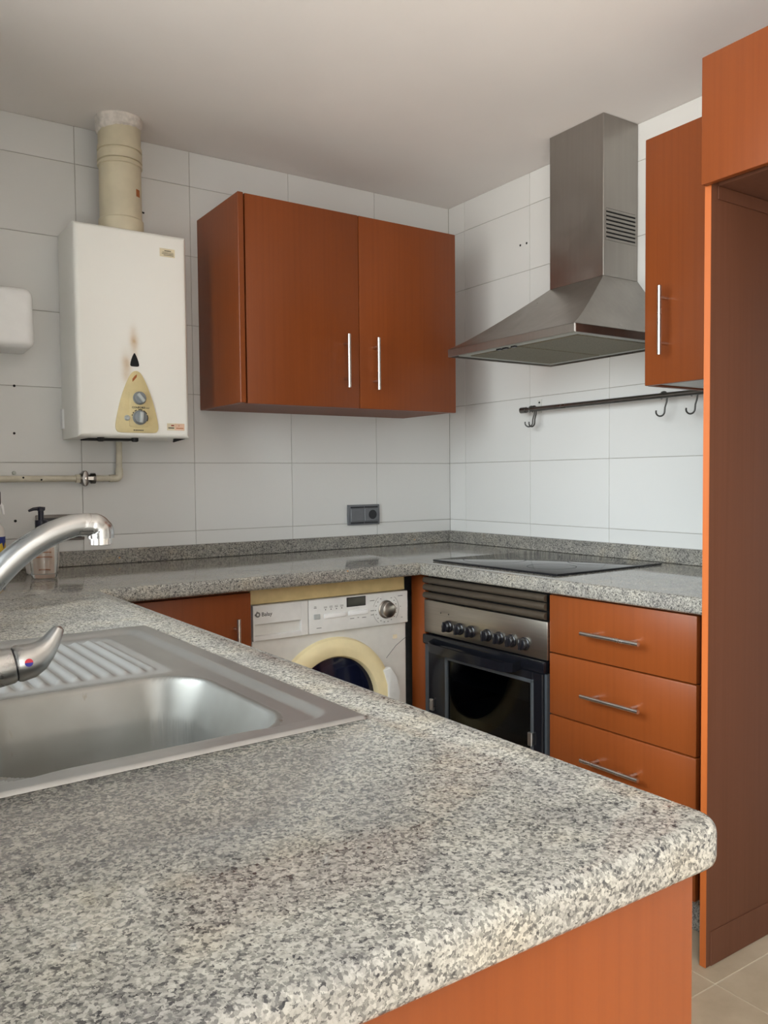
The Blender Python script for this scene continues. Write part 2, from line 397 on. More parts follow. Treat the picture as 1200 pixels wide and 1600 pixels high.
# window over the sink (left of the frame)
wn = struct(bpy.data.objects.new('window_1', None)); C.objects.link(wn); wn.location = (XL, 0, 0)
bm = bmesh.new(); ym = (WY0+WY1)/2
for a, b in ((WY0+.004, WY0+.05), (ym-.03, ym+.03), (WY1-.05, WY1-.004)): bm_add(bm, bm_box(-.12, -.07, a, b, WZ0+.004, WZ1-.004, .004, 1))
for a, b in ((WZ0+.004, WZ0+.05), (WZ1-.05, WZ1-.004)): bm_add(bm, bm_box(-.12, -.07, WY0+.004, WY1-.004, a, b, .004, 1))
obj('window_frame', bm, WHITE_PL, wn)
for a, b in ((WY0+.04, ym-.02), (ym+.02, WY1-.04)): obj('pane', bm_box(-.098, -.094, a, b, WZ0+.04, WZ1-.04), PANE, wn, smooth=False)
obj('window_sill', bm_box(-.20, -0.001, WY0+.002, WY1-.002, WZ0-.02, WZ0+.003, .002, 1), PAINT, wn)

# ------------------------------------------------------------------ worktops
def flat_side(bm, z0, z1):
    for f in bm.faces:
        if abs(f.normal.z) < 0.01 and f.calc_area() > 0.004: f.smooth = False
def slab(name, pts, z0, z1, rounded, rad, m, hole_pts=None):
    bm = bm_prism(pts, z0, z1, 0, 'XY'); n = len(pts); P = [Vector(p) for p in pts]
    sel = []
    for e_ in bm.edges:
        a, b = e_.verts
        if abs(a.co.z-b.co.z) > 1e-6: continue
        mid = ((a.co+b.co)/2).to_2d()
        for i in rounded:
            if (mid-(P[i]+P[(i+1) % n])/2).length < 1e-4: sel.append(e_)
    bmesh.ops.bevel(bm, geom=sel, offset=rad, segments=5, profile=0.5, affect='EDGES', clamp_overlap=False)
    flat_aligned(bm); flat_side(bm, z0, z1)
    o = obj(name, bm, m)
    if hole_pts:
        cut = obj('cut', bm_prism(hole_pts, z0-.05, z1+.05, 0, 'XY'), m, smooth=False)
        md = o.modifiers.new('b', 'BOOLEAN'); md.object = cut; md.operation = 'DIFFERENCE'; md.solver = 'EXACT'
        dg = bpy.context.evaluated_depsgraph_get(); me = bpy.data.meshes.new_from_object(o.evaluated_get(dg))
        o.modifiers.clear(); old = o.data; o.data = me; bpy.data.meshes.remove(old); me.name = name
        bpy.data.objects.remove(cut)
    return o
SINK_O = Vector((-1.763, -2.066, 0)); SINK_R = R(1.9)
def sink_pt(x, y):
    c, s = math.cos(SINK_R), math.sin(SINK_R); return (SINK_O.x+c*x-s*y, SINK_O.y+s*x+c*y)
corner = [(-1.667-.026+.026*math.sin(a), -2.484+.026-.026*math.cos(a)) for a in [R(15*k) for k in range(7)]]
ptsA = [(-2.398, -0.0005), (-2.398, -2.484)] + corner + [(-1.716, -0.674), (-0.654, -0.662), (-0.602, -0.0005)]
hp = [sink_pt(x, y) for x, y in ((-.492, .012), (-.012, .012), (-.012, .765), (-.492, .765))]
wtA = slab('worktop', ptsA, CB, CT, [1]+list(range(2, 9))+[9], 0.011, GRANITE, hp)
tag(wtA, 'speckled granite worktop with the sink, running along the heater wall and out towards the viewer', 'worktop')
ptsB = [(-0.0005, -0.0005), (-0.6015, -0.0005), (-0.6525, -0.6635), (-0.604, -1.750), (-0.0005, -1.750)]
wtB = slab('worktop', ptsB, CB, CT, [2], 0.011, GRANITE)
tag(wtB, 'polished granite worktop carrying the black hob over the oven', 'worktop')
u = obj('granite_upstand', bm_box(-2.395, -0.0215, -0.021, -0.0005, CT+.0008, CT+.052, .002, 1), GRANITE); tag(u, 'low granite upstand along the tiled wall below the water heater', 'upstand', 'granite upstands')
u = obj('granite_upstand', bm_box(-0.021, -0.0005, -1.728, -0.0005, CT+.0008, CT+.052, .002, 1), GRANITE); tag(u, 'low granite upstand along the wall behind the hob', 'upstand', 'granite upstands')
u = obj('granite_upstand', bm_box(-0.545, -0.022, -1.749, -1.729, CT+.0008, CT+.052, .003, 1), GRANITE); tag(u, 'short granite upstand against the tall wooden panel', 'upstand', 'granite upstands')

# ------------------------------------------------------------------ sink
sk = thing('kitchen_sink', 'worn stainless steel sink with ribbed drainboard set into the granite worktop', 'sink', (SINK_O.x, SINK_O.y, CT), SINK_R)
SW, SL = 0.505, 0.778
def rr_sdf(x, y, x0, x1, y0, y1, r):
    cx, cy, hx, hy = (x0+x1)/2, (y0+y1)/2, (x1-x0)/2-r, (y1-y0)/2-r
    qx, qy = abs(x-cx)-hx, abs(y-cy)-hy
    return math.hypot(max(qx, 0), max(qy, 0)) + min(max(qx, qy), 0) - r
def sst(a, b, v):
    t = min(1, max(0, (v-a)/(b-a))); return t*t*(3-2*t)
def bowl_sdf(x, y): return rr_sdf(x, y, -.405, -.083, .040, .365, .07)
def sink_h(x, y):
    do = min(x+SW, -x, y, SL-y)
    h = 0.0045 - 0.004*(1-sst(0, 0.004, do))
    dr = rr_sdf(x, y, -.478, -.032, .030, .748, .03)
    h -= 0.0075*sst(0.004, -0.013, dr)
    db = rr_sdf(x, y, -.44, -.105, .408, .705, .02)
    if db < 0:
        h += 0.0062*sst(0, -0.016, db)*(0.5+0.5*math.cos((x+.44)/0.0235*2*math.pi))
    d = bowl_sdf(x, y)
    h += 0.002*sst(.02, .006, d)
    if d < 0.006:
        t = min(1.0, (0.006-d)/0.040)
        h -= 0.150*(t**1.15 if t < .5 else 1-(1-t)**1.9*(0.5**1.15/0.5**1.9) if True else t)
        h += -0.008*sst(-.03, -.16, d)
    return h
NX, NY = 236, 258
vs = [[(-SW+SW*i/NX, SL*j/NY) for i in range(NX+1)] for j in range(NY+1)]
hs = [[sink_h(*vs[j][i]) for i in range(NX+1)] for j in range(NY+1)]
parts = {'rim': [], 'drainboard': [], 'bowl': []}
for j in range(NY):
    for i in range(NX):
        x, y = (vs[j][i][0]+vs[j+1][i+1][0])/2, (vs[j][i][1]+vs[j+1][i+1][1])/2
        k = 'bowl' if bowl_sdf(x, y) < 0.014 else 'drainboard' if rr_sdf(x, y, -.455, -.09, .392, .722, .02) < 0 else 'rim'
        parts[k].append((i, j))
for k, cells in parts.items():
    idx = {}; V = []; F = []
    def vid(i, j):
        if (i, j) not in idx: idx[(i, j)] = len(V); V.append((*vs[j][i], hs[j][i]))
        return idx[(i, j)]
    for i, j in cells: F.append((vid(i, j), vid(i+1, j), vid(i+1, j+1), vid(i, j+1)))
    me = bpy.data.meshes.new(k); me.from_pydata(V, [], F); me.materials.append({'rim': STEEL_SINK, 'drainboard': STEEL_RIDGE, 'bowl': STEEL_BOWL}[k])
    for p in me.polygons: p.use_smooth = True
    o = bpy.data.objects.new(k, me); C.objects.link(o); o.parent = sk
obj('drain_strainer', bm_lathe([(0.001, .001), (.012, .0015), (.034, .0012), (.043, .004), (.046, .0005)], 32, 'Z', (-.26, .2, -.1615)), CHROME, sk)

# ------------------------------------------------------------------ mixer tap
fa = thing('mixer_tap', 'chrome single-lever mixer tap with arched spout over the sink', 'tap', (-2.232, -1.868, CT+.0065))
obj('base', bm_lathe([(.030, 0), (.030, .006), (.026, .010), (.025, .075), (.023, .100), (.018, .108)], 32), CHROME, fa)
def bez(p0, p1, p2, p3, n):
    out = []
    for k in range(n+1):
        t = k/n; out.append(p0*(1-t)**3+3*p1*t*(1-t)**2+3*p2*t*t*(1-t)+p3*t**3)
    return out
tip = Vector((.211, .003, .2285))
def catmull(pts, n=6):
    P_ = [Vector(q) for q in pts]; P_ = [P_[0]*2-P_[1]]+P_+[P_[-1]*2-P_[-2]]; out = []
    for i in range(1, len(P_)-2):
        p0, p1, p2, p3 = P_[i-1:i+3]
        for k in range(n):
            t = k/n; out.append(0.5*((2*p1)+(p2-p0)*t+(2*p0-5*p1+4*p2-p3)*t*t+(3*p1-p0-3*p2+p3)*t**3))
    return out+[P_[-2]]
sp_ = catmull([(0, 0, .070), (.022, 0, .101), (.056, .001, .1353), (.097, .0014, .1806), (.125, .002, .2050), (.154, .002, .2216), (.180, .0026, .2300), (.197, .003, .2305)], 5)
spout = obj('spout', bm_tube(sp_, [.0165-.0030*k/(len(sp_)-1) for k in range(len(sp_))], 20), CHROME, fa)
obj('outlet', bm_tube(catmull([(.186, .003, .2303), (.197, .003, .2303), (.2055, .003, .2285), (.2105, .003, .2225), (.211, .003, .2135)], 5), [.0138]*3+[.0142]*5+[.0150]*6+[.0158]*7, 24), CHROME, spout)
obj('aerator', bm_lathe([(.0128, 0), (.0128, -.008), (.011, -.009)], 28, 'Z', (.211, .003, .2140)), HANDLE, spout)
ax = Vector((.98, .0, .15)).normalized()
c0 = Vector((.008, 0, .056))
obj('cartridge', bm_tube([c0, c0+ax*.03, c0+ax*.098, c0+ax*.101], [.024, .0225, .0212, .0200], 28), CHROME, fa)
obj('seal_ring', bm_tube([c0+ax*.100, c0+ax*.1045], .0195, 28), BLACK, fa)
b0 = c0+ax*.103
lv = [b0, b0+ax*.004, b0+ax*.016, b0+Vector((.024, 0, .0065)), b0+Vector((.033, 0, .0135)), b0+Vector((.041, 0, .0235)), b0+Vector((.0465, 0, .0325)), b0+Vector((.0495, 0, .0375)), b0+Vector((.0505, 0, .0395))]
lever = obj('lever', bm_tube(lv, [.0205, .0218, .0208, .0185, .0140, .0105, .0082, .0062, .0015], 24), CHROME, fa)
# red and blue mark on the lever
nrm = Vector((CAM.x+2.1, CAM.y+1.87, 0)).normalized(); nrm = Vector((0.0, -1.0, 0.12)).normalized()
for nm, m, s in (('hot_mark', RED, 1), ('cold_mark', BLUE, -1)):
    bm = bmesh.new(); q = b0+ax*.0115+nrm*.0206; sd = Vector((1, 0, 0)); u_ = sd.cross(nrm)*-1
    u_ = Vector((0, 0, 1)) - nrm*nrm.z; u_.normalize()
    vv = [bm.verts.new(q+.0046*(math.cos(a)*sd+s*math.sin(a)*u_)+nrm*(.0012-0.5*(.0046*math.sin(a))**2/.021)) for a in [math.pi*k/10 for k in range(11)]]
    vb = [bm.verts.new(v.co-nrm*.003) for v in vv]
    bm.faces.new(vv); bm.faces.new(vb[::-1])
    for k in range(11): bm.faces.new((vv[k], vb[k], vb[(k+1) % 11], vv[(k+1) % 11]))
    obj(nm, bm, m, lever, smooth=False)

# ------------------------------------------------------------------ base units along the hob wall (front frame turned with the run)
BO = (-0.62, -0.625, 0); BR = R(-88.4)
def b_world(x, y, z=0):
    c, s = math.cos(BR), math.sin(BR); return (BO[0]+c*x-s*y, BO[1]+s*x+c*y, z)
dz = [0.096, 0.276, 0.452, 0.630, 0.798]
dc = thing('drawer_unit', 'cherry wood drawer unit beside the oven, with long steel bar handles', 'drawer unit', b_world(0.590, 0), BR)
obj('carcass', bm_box(0.002, 0.492, 0.021, 0.545, 0.096, 0.799, .001, 1), WOOD_SAT, dc)
for k in range(4):
    d = obj('drawer', bm_box(0.001, 0.475, 0.0, 0.0195, dz[k]+.0015, dz[k+1]-.0015, .003, 2), WOOD, dc)
    zc = {3: 0.710, 2: 0.539, 1: 0.363, 0: 0.19}[k]
    bar_handle((0.240, 0, zc), 0.188, True, d)
obj('filler_strip', bm_box(0.477, 0.5, 0.03, 0.05, 0.096, 0.799), WOOD_SAT, dc)
pl = obj('plinth', bm_box(-0.02, 1.085, 0.045, 0.065, 0.0005, 0.0945, .001, 1), GRANITE, loc=b_world(0, 0)); pl.rotation_euler = (0, 0, BR)
tag(pl, 'speckled granite plinth at the foot of the drawer unit', 'plinth')
ff = thing('filler_panel', 'narrow upright cherry wood filler panel between the washing machine and the oven', 'panel', b_world(-0.063, 0), BR)
obj('panel', bm_box(0, 0.077, 0, 0.02, 0.096, 0.799, .004, 3), WOOD, ff)

obj('rubber_buffer', bm_lathe([(.006, .012), (.0085, .009), (.0085, 0), (.006, -.002)], 16, 'X', (-.010, .012, .722)), BLACK, ff)
# ------------------------------------------------------------------ oven
ov = thing('oven', 'built-in oven with steel control panel, seven black knobs and black glass door', 'oven', b_world(0.016, 0), BR)
OW = 0.571
bm = bm_box(0, OW, 0.03, 0.05, 0.10, 0.60)
for a in ((0.0, .03, .022, .54), (OW-.03, OW, .022, .54)): bm_add(bm, bm_box(a[0], a[1], .022, .54, .10, .797))
bm.free()
shell = bm_box(0.0, 0.02, 0.03, 0.54, 0.10, 0.60); bm_add(shell, bm_box(OW-.02, OW, .03, .54, .10, .60), bm_box(0, OW, .52, .54, .10, .60), bm_box(0, OW, .03, .54, .10, .13), bm_box(0, OW, .03, .54, .58, .60))
obj('cavity', shell, OVENIN, ov, smooth=False)
obj('upper_housing', bm_box(0.0, OW, 0.03, 0.5, 0.602, 0.797), BLACKMAT, ov, smooth=False)
obj('control_panel', bm_box(0.0, OW, -0.004, 0.028, 0.604, 0.716, .002, 2), STEEL_OVEN, ov)
kn = bpy.data.objects
for k, x in enumerate((0.129, 0.187, 0.243, 0.318, 0.373, 0.426, 0.482)):
    kb = obj('knob', bm_lathe([(.0195, 0), (.0195, .004), (.017, .006), (.0165, .016), (.014, .0185), (.002, .019)], 28, '-Y', (x, -.0042, .640)), BLACK, ov)
    g = obj('knob_grip', bm_box(-.0045, .0045, -.030, -.015, -.0165, .0165, .002, 2), BLACK, kb)
    g.location = (x, 0, .640); g.rotation_euler = (0, R((8, -5, 4, 0, 6, -4, 2)[k]), 0)
    obj('knob_mark', bm_box(-.0008, .0008, -.0306, -.0298, .006, .015), GREYINK, kb).location = (x, 0, .640)
for x in (.09, .13): obj('indicator_lamp', bm_lathe([(.0005, .0015), (.002, .001), (.0025, 0)], 10, '-Y', (x, -.004, .680)), BLACK, ov)
for k, z in enumerate((.784, .759, .732)):
    pr = [(-.012*math.cos(a)*1.0, .0112*math.sin(a)) for a in [math.pi*q/10-math.pi/2 for q in range(11)]]
    bm = bmesh.new(); A_ = [[bm.verts.new((x, min(yy, 0.0)-.002, z+zz)) for yy, zz in pr] for x in (0.004, OW-.004)]
    for q in range(10): bm.faces.new((A_[0][q], A_[0][q+1], A_[1][q+1], A_[1][q]))
    for q in (0, 1): bm.faces.new(A_[q]); 
    bm.faces.new((A_[0][0], A_[0][10], A_[1][10], A_[1][0]))
    obj('vent_bar', bm, BROWNBAR, ov)
obj('door_top_rail', bm_box(0.004, OW-.004, -.016, .012, .566, .600, .005, 2), OVENBLACK, ov)
dr = obj('door_frame', bm_add(bm_box(.030, .122, -.012, .010, .135, .565, .003, 1), bm_box(OW-.050, OW-.012, -.012, .010, .135, .565, .003, 1), bm_box(.122, OW-.050, -.012, .010, .535, .565, .003, 1), bm_box(.122, OW-.050, -.012, .010, .135, .175, .003, 1)), OVENBLACK, ov)
obj('side_trim', bm_box(.004, .029, -.004, .02, .135, .563), GREYMET, ov, smooth=False)
obj('side_trim', bm_box(OW-.011, OW-.001, -.004, .02, .135, .563), GREYMET, ov, smooth=False)
obj('door_glass', bm_box(.118, OW-.046, -.006, -.002, .17, .54), OVENGLASS, dr, smooth=False)
ib = bm_box(.118, .130, -.0135, -.004, .171, .540, .002, 1); bm_add(ib, bm_box(OW-.060, OW-.048, -.0135, -.004, .171, .540, .002, 1), bm_box(.118, OW-.048, -.0135, -.004, .529, .541, .002, 1))
obj('glass_trim', ib, GREYMET, dr)
hp_ = [Vector((.068, -.014, .580)), Vector((.072, -.040, .574)), Vector((.10, -.052, .571)), Vector((.27, -.056, .570)), Vector((.44, -.052, .571)), Vector((.472, -.040, .574)), Vector((.476, -.014, .580))]
hb = bmesh.new(); rg = []
for q in hp_: rg.append([hb.verts.new(q+Vector((0, dy, dz_))) for dy, dz_ in ((-.007, -.016), (.006, -.016), (.009, .010), (-.004, .012))])
for a, b in zip(rg, rg[1:]):
    for k in range(4): hb.faces.new((a[k], a[(k+1) % 4], b[(k+1) % 4], b[k]))
hb.faces.new(rg[0]); hb.faces.new(rg[-1][::-1])
obj('door_handle', hb, OVENBLACK, dr)
for x in (.055, OW-.055): obj('hinge', bm_box(x-.009, x+.009, -.022, -.011, .345, .385, .002, 1), CHROME, dr)
for z in (.44, .33): obj('shelf_rack', bm_box(.02, OW-.02, .06, .50, z, z+.004), GREYMET, ov, smooth=False)
obj('oven_fan', bm_lathe([(.005, .012), (.035, .014), (.05, .008), (.053, 0)], 32, '-Y', (.43, .515, .43)), CHROME, ov)
obj('lower_panel', bm_box(0.0, OW, 0.0, 0.02, .097, .133, .002, 1), WOOD, ov)

# ------------------------------------------------------------------ ceramic hob
hb_ = thing('ceramic_hob', 'black glass ceramic hob with printed cooking rings let into the worktop', 'hob', b_world(0.016, 0.035, CT+.0006), BR)
obj('glass_plate', bm_box(0.0, 0.572, 0, 0.49, 0, 0.0065, .002, 2), HOBGLASS, hb_)
def ring(cx, cy, r, parent):
    bm = bmesh.new(); A_ = []; n = 48
    for rr_ in (r, r+.0022):
        A_.append([bm.verts.new((cx+rr_*math.cos(2*math.pi*k/n), cy+rr_*math.sin(2*math.pi*k/n), .0068)) for k in range(n)])
    for k in range(n): bm.faces.new((A_[0][k], A_[1][k], A_[1][(k+1) % n], A_[0][(k+1) % n]))
    obj('cooking_ring', bm, HOBLINE, parent, smooth=False)
for cx, cy, r in ((.15, .15, .105), (.42, .14, .075), (.15, .36, .075), (.42, .35, .09)): ring(cx, cy, r, hb_)

# ------------------------------------------------------------------ washing machine
wm = thing('washing_machine', 'white front-loading washing machine with yellowed porthole ring under the worktop', 'washing machine', (-1.236, -0.572, 0))
WW = 0.584
obj('body', bm_box(0, WW, 0.0, 0.545, 0.014, 0.742, .006, 2), WM_WHITE, wm)
obj('top_cover', bm_box(0.0, WW, 0.006, 0.548, 0.7435, 0.798, .004, 2), CREAM_DK, wm)
for x in (.05, WW-.05):
    for y in (.06, .48): obj('foot', bm_lathe([(.02, 0.0), (.02, .008), (.008, .01), (.008, .016)], 16, 'Z', (x, y, 0)), BLACK, wm)
det = obj('detergent_drawer', bm_add(bm_box(.0, .006, -.012, .012, .632, .7425), bm_box(.166, .1925, -.012, .012, .632, .7425, .002, 1), bm_box(.004, .168, -.012, .012, .683, .7425, .002, 1), bm_box(.004, .168, -.012, .012, .632, .648, .002, 1), bm_box(.004, .168, .004, .012, .640, .69)), WM_FASCIA, wm)
fas = obj('control_fascia', bm_box(.1945, WW, -.012, .012, .632, .7425, .003, 2), WM_FASCIA, wm)
bm = bmesh.new(); n = 28
A_ = [[bm.verts.new((.016+r*math.cos(2*math.pi*k/n), -.0125, .7145+r*math.sin(2*math.pi*k/n))) for k in range(n)] for r in (.0032, .0085)]
for k in range(n):
    bm.faces.new((A_[0][k], A_[1][k], A_[1][(k+1) % n], A_[0][(k+1) % n]))
v3 = [bm.verts.new((.016-.0115, -.0125, .7145)), bm.verts.new((.016-.006, -.0125, .7195)), bm.verts.new((.016-.006, -.0125, .7095))]; bm.faces.new(v3)
v3 = [bm.verts.new((.013, -.0125, .7145+.0115)), bm.verts.new((.0175, -.0125, .7215)), bm.verts.new((.010, -.0125, .7205))]; bm.faces.new(v3)
obj('logo_emblem', bm, GREYINK, det, smooth=False)
text('logo_lettering', 'Balay', .0175, (.0285, -.0122, .7085), INK, det, bold=.00015)
obj('display', bm_box(.336, .411, -.0128, -.008, .707, .7395, .001, 1), BLACK, fas)
obj('display_window', bm_box(.340, .407, -.0131, -.0125, .711, .7355), plain('lcd_grey', lin(70, 72, 66), 0.2), fas, smooth=False)
for a, b in ((.250, .331), (.343, .419)): obj('button_bar', bm_box(a, b, -.0165, -.010, .6785, .6935, .002, 2), WHITE_PL, fas)
obj('power_button', bm_box(.212, .236, -.0145, -.010, .6785, .695, .0015, 1), GREYKNOB, fas)
obj('programme_knob', bm_lathe([(.031, 0), (.031, .003), (.027, .005), (.0255, .022), (.022, .0245), (.002, .025)], 36, '-Y', (.493, -.0118, .6855)), STEEL, fas)
for k in range(18):
    if k in (4, 5): continue
    a = 2*math.pi*k/18
    obj('programme_mark', bm_box(-.0022, .0022, -.0124, -.0118, -.0014, .0014), GREYINK, fas, smooth=False).location = (.493+.043*math.cos(a), 0, .6855+.043*math.sin(a))
def arc(cx, cz, r, a0, a1, y, m, parent, wd=.0012):
    bm = bmesh.new(); n = 16; A_ = []
    for k in range(n+1):
        a = R(a0+(a1-a0)*k/n); A_.append([bm.verts.new((cx+rr_*math.cos(a), y, cz+rr_*math.sin(a))) for rr_ in (r, r+wd)])
    for a, b in zip(A_, A_[1:]): bm.faces.new((a[0], a[1], b[1], b[0]))
    return obj('dial_arc', bm, m, parent, smooth=False)
arc(.493, .6855, .052, -40, 50, -.0124, GREYINK, fas); arc(.493, .6855, .052, 125, 165, -.0124, GREYINK, fas); arc(.493, .6855, .052, 190, 235, -.0124, GREYINK, fas)
for k in range(4):
    x = .256+.0205*k
    obj('indicator_lamp', bm_box(x-.0016, x+.0016, -.0126, -.0118, .7055, .7087), INK, fas, smooth=False)
    obj('indicator_print', bm_box(x-.006, x+.006, -.0123, -.0118, .7125, .7142), GREYINK, fas, smooth=False)
    obj('indicator_print', bm_box(x-.006, x+.006, -.0123, -.0118, .7165, .7178), GREYINK, fas, smooth=False)
for x, z, wd in ((.218, .7155, .005), (.218, .7195, .004), (.231, .6495, .009), (.357, .668, .008), (.381, .669, .003), (.404, .667, .008), (.437, .72, .009), (.437, .686, .007), (.437, .672, .006), (.552, .727, .010), (.558, .652, .003), (.553, .69, .0015)):
    obj('printed_mark', bm_box(x-wd, x+wd, -.0123, -.0118, z-.0011, z+.0011), GREYINK, fas, smooth=False)
RC = (.288, .386)
rn = bm_lathe([(.160, -.004), (.160, .012), (.166, .022), (.184, .028), (.208, .026), (.221, .016), (.226, -.001)], 72, '-Y', (RC[0], 0, RC[1]), cap=False)
rngo = obj('porthole_ring', rn, CREAM, wm)
obj('porthole_glass', bm_lathe([(.001, .016), (.05, .0155), (.11, .012), (.148, .004), (.1605, .001)], 56, '-Y', (RC[0], 0, RC[1])), DARKBLUE, wm)
hd = [(.205, 28), (.232, 26), (.243, 16), (.247, 4), (.246, -12), (.236, -28), (.205, -30), (.203, -10), (.203, 12)]
obj('porthole_handle', bm_prism([(RC[0]+r*math.cos(R(a)), RC[1]+r*math.sin(R(a))) for r, a in hd], -.034, -.001, .004), WM_FASCIA, rngo)
obj('scuff_label', bm_box(.528, .546, -.0004, .0004, .578, .592), plain('faded_sticker', lin(222, 208, 180), .6), wm, smooth=False)
bm = bm_tube([(.500, -.0003, .515), (.54, -.0003, .553), (.5825, -.0003, .578)], .0011, 6)
obj('panel_groove', bm, GREYINK, wm)

# base cabinet to the left of the washing machine
bc = thing('base_cabinet', 'cherry wood base cabinet left of the washing machine with an upright steel handle', 'cabinet', (-1.705, -0.628, 0))
obj('carcass', bm_box(0.0, .444, .021, .60, .10, .799, .001, 1), WOOD_SAT, bc)
d = obj('door', bm_box(0.001, .443, 0, .0195, .10, .792, .003, 2), WOOD, bc)
bar_handle((.387, 0, .628), .188, False, d)
obj('plinth', bm_box(0.0, .444, .06, .08, .0005, .099), GRANITE, bc, smooth=False)

# sink base under the peninsula, doors towards the kitchen
sb = thing('sink_base_cabinet', 'cherry wood peninsula base under the near end of the granite worktop', 'cabinet', (-2.39, -2.465, 0))
obj('end_panel', bm_box(0.0, .701, 0.0, .022, .0005, .8012, .003, 2), WOOD, sb)
obj('carcass_side', bm_box(.655, .674, .023, 1.72, .10, .8005), WOOD_SAT, sb, smooth=False)
obj('back_panel', bm_box(0.0, .015, .023, 1.72, .0005, .8005), WOOD_SAT, sb, smooth=False)
for k in range(3):
    y0 = .024+.55*k
    d = obj('door', bm_box(.675, .694, y0+.002, y0+.546, .10, .794, .003, 2), WOOD, sb)
    obj('handle', bm_add(bm_tube([(.728, y0+.49, .55), (.728, y0+.49, .738)], .006), bm_tube([(.693, y0+.49, .58), (.728, y0+.49, .58)], .0045), bm_tube([(.693, y0+.49, .708), (.728, y0+.49, .708)], .0045)), HANDLE, d)
obj('plinth', bm_box(.62, .64, .03, 1.70, .0005, .099), GRANITE, sb, smooth=False)

# ------------------------------------------------------------------ wall cabinets
wc = thing('wall_cabinet', 'two-door cherry wood wall cabinet between the water heater and the cooker hood', 'cabinet', (-1.168, -0.362, 1.388))
obj('side_panel', bm_box(0, .0205, -.004, .361, 0, .690, .002, 1), WOOD, wc)
ca = bm_box(.0215, .040, .021, .361, .0, .688); bm_add(ca, bm_box(.896, .914, .021, .361, .0, .688), bm_box(.04, .896, .021, .361, .0, .018), bm_box(.04, .896, .021, .361, .67, .688), bm_box(.04, .896, .35, .361, .018, .67))
obj('carcass', ca, WOOD_SAT, wc, smooth=False)
d = obj('door', bm_box(.0265, .4675, 0, .0195, -.002, .690, .003, 2), WOOD, wc); bar_handle((.404, 0, .162), .188, False, d)
d = obj('door', bm_box(.4695, .9145, 0, .0195, -.002, .690, .003, 2), WOOD, wc); bar_handle((.530, 0, .160), .188, False, d)

BR2 = R(-90)
w2 = thing('wall_cabinet', 'single-door cherry wood wall cabinet between the cooker hood and the tall panel', 'cabinet', (-0.360, -1.347, 1.390), BR2)
ca = bm_box(0.0, .018, .019, .3585, -.001, .684, .001, 1); bm_add(ca, bm_box(.384, .402, .021, .3585, 0, .684), bm_box(.018, .384, .021, .3585, .666, .684), bm_box(.018, .384, .35, .3585, .02, .666))
obj('carcass', ca, WOOD_SAT, w2, smooth=False)
obj('bottom_shelf', bm_box(.019, .383, .022, .349, .004, .02), MELAMINE, w2, smooth=False)
d = obj('door', bm_box(.003, .400, 0, .0185, -.001, .690, .003, 2), WOOD, w2); bar_handle((.080, 0, .170), .188, False, d)
d['label'] = 'plain cherry wood door'

# ------------------------------------------------------------------ tall fridge housing
th = thing('fridge_housing', 'tall empty cherry wood fridge housing at the right edge with a flap cabinet on top', 'cabinet', (-0.662, -1.754, 0), BR2)
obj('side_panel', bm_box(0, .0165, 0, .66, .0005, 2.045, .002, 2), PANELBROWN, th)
obj('panel_edging', bm_box(.0005, .016, -.0016, .0, .001, 2.044), WOOD_EDGE, th, smooth=False)
obj('side_panel', bm_box(.64, .6565, 0, .66, .0005, 2.045, .002, 2), WOOD_SAT, th)
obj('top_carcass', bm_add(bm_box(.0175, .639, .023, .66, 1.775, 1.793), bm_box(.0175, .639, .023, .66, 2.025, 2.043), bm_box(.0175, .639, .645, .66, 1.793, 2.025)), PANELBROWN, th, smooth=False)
d = obj('door', bm_box(.0035, .652, -.021, -.002, 1.772, 2.048, .003, 2), WOOD, th)
obj('handle', bm_add(bm_tube([(.25, -.056, 1.80), (.44, -.056, 1.80)], .006), bm_tube([(.28, -.02, 1.80), (.28, -.056, 1.80)], .0045), bm_tube([(.41, -.02, 1.80), (.41, -.056, 1.80)], .0045)), HANDLE, d)
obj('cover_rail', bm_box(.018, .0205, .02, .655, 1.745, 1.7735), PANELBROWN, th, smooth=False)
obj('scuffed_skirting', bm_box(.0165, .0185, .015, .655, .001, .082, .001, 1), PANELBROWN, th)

# ------------------------------------------------------------------ cooker hood
ho = thing('cooker_hood', 'stainless steel chimney cooker hood on the tiled wall above the hob', 'cooker hood', (-0.5, -0.624, 1.552), BR2)
HW, HD = .590, .499
bm = bmesh.new()
lo = [(0, 0), (HW, 0), (HW, HD), (0, HD)]; cy0, cy1, cx0, cx1 = .328, .499, .166, .409
lv_ = [[(x, y, .026) for x, y in lo]]
for k in range(1, 7):
    t = k/6; f = t; g = t**1.12
    tx = lambda x: x+(min(max(x, cx0), cx1)-x)*f
    ty = lambda y: y+(min(max(y, cy0), cy1)-y)*f
    lv_.append([(tx(x), ty(y), .026+.214*g) for x, y in lo])
rg = [[bm.verts.new(p) for p in L] for L in lv_]
for a, b in zip(rg, rg[1:]):
    for k in range(4): bm.faces.new((a[k], a[(k+1) % 4], b[(k+1) % 4], b[k]))
bm.faces.new(rg[-1])
obj('canopy', bm, STEEL, ho)
rim = bm_box(0, HW, 0, .004, 0, .026, .001, 1); bm_add(rim, bm_box(0, HW, HD-.004, HD, 0, .026), bm_box(0, .004, .004, HD-.004, 0, .026), bm_box(HW-.004, HW, .004, HD-.004, 0, .026, .001, 1))
obj('rim_band', rim, STEEL, ho)
obj('underside', bm_box(.004, HW-.004, .004, HD-.004, .010, .014), DARKSTEEL, ho, smooth=False)
uf = bm_box(.02, HW-.02, .03, .055, .003, .009, .002, 1); bm_add(uf, bm_box(.02, HW-.02, HD-.045, HD-.02, .003, .009, .002, 1), bm_box(.02, .04, .055, HD-.045, .003, .009, .002, 1), bm_box(HW-.04, HW-.02, .055, HD-.045, .003, .009, .002, 1))
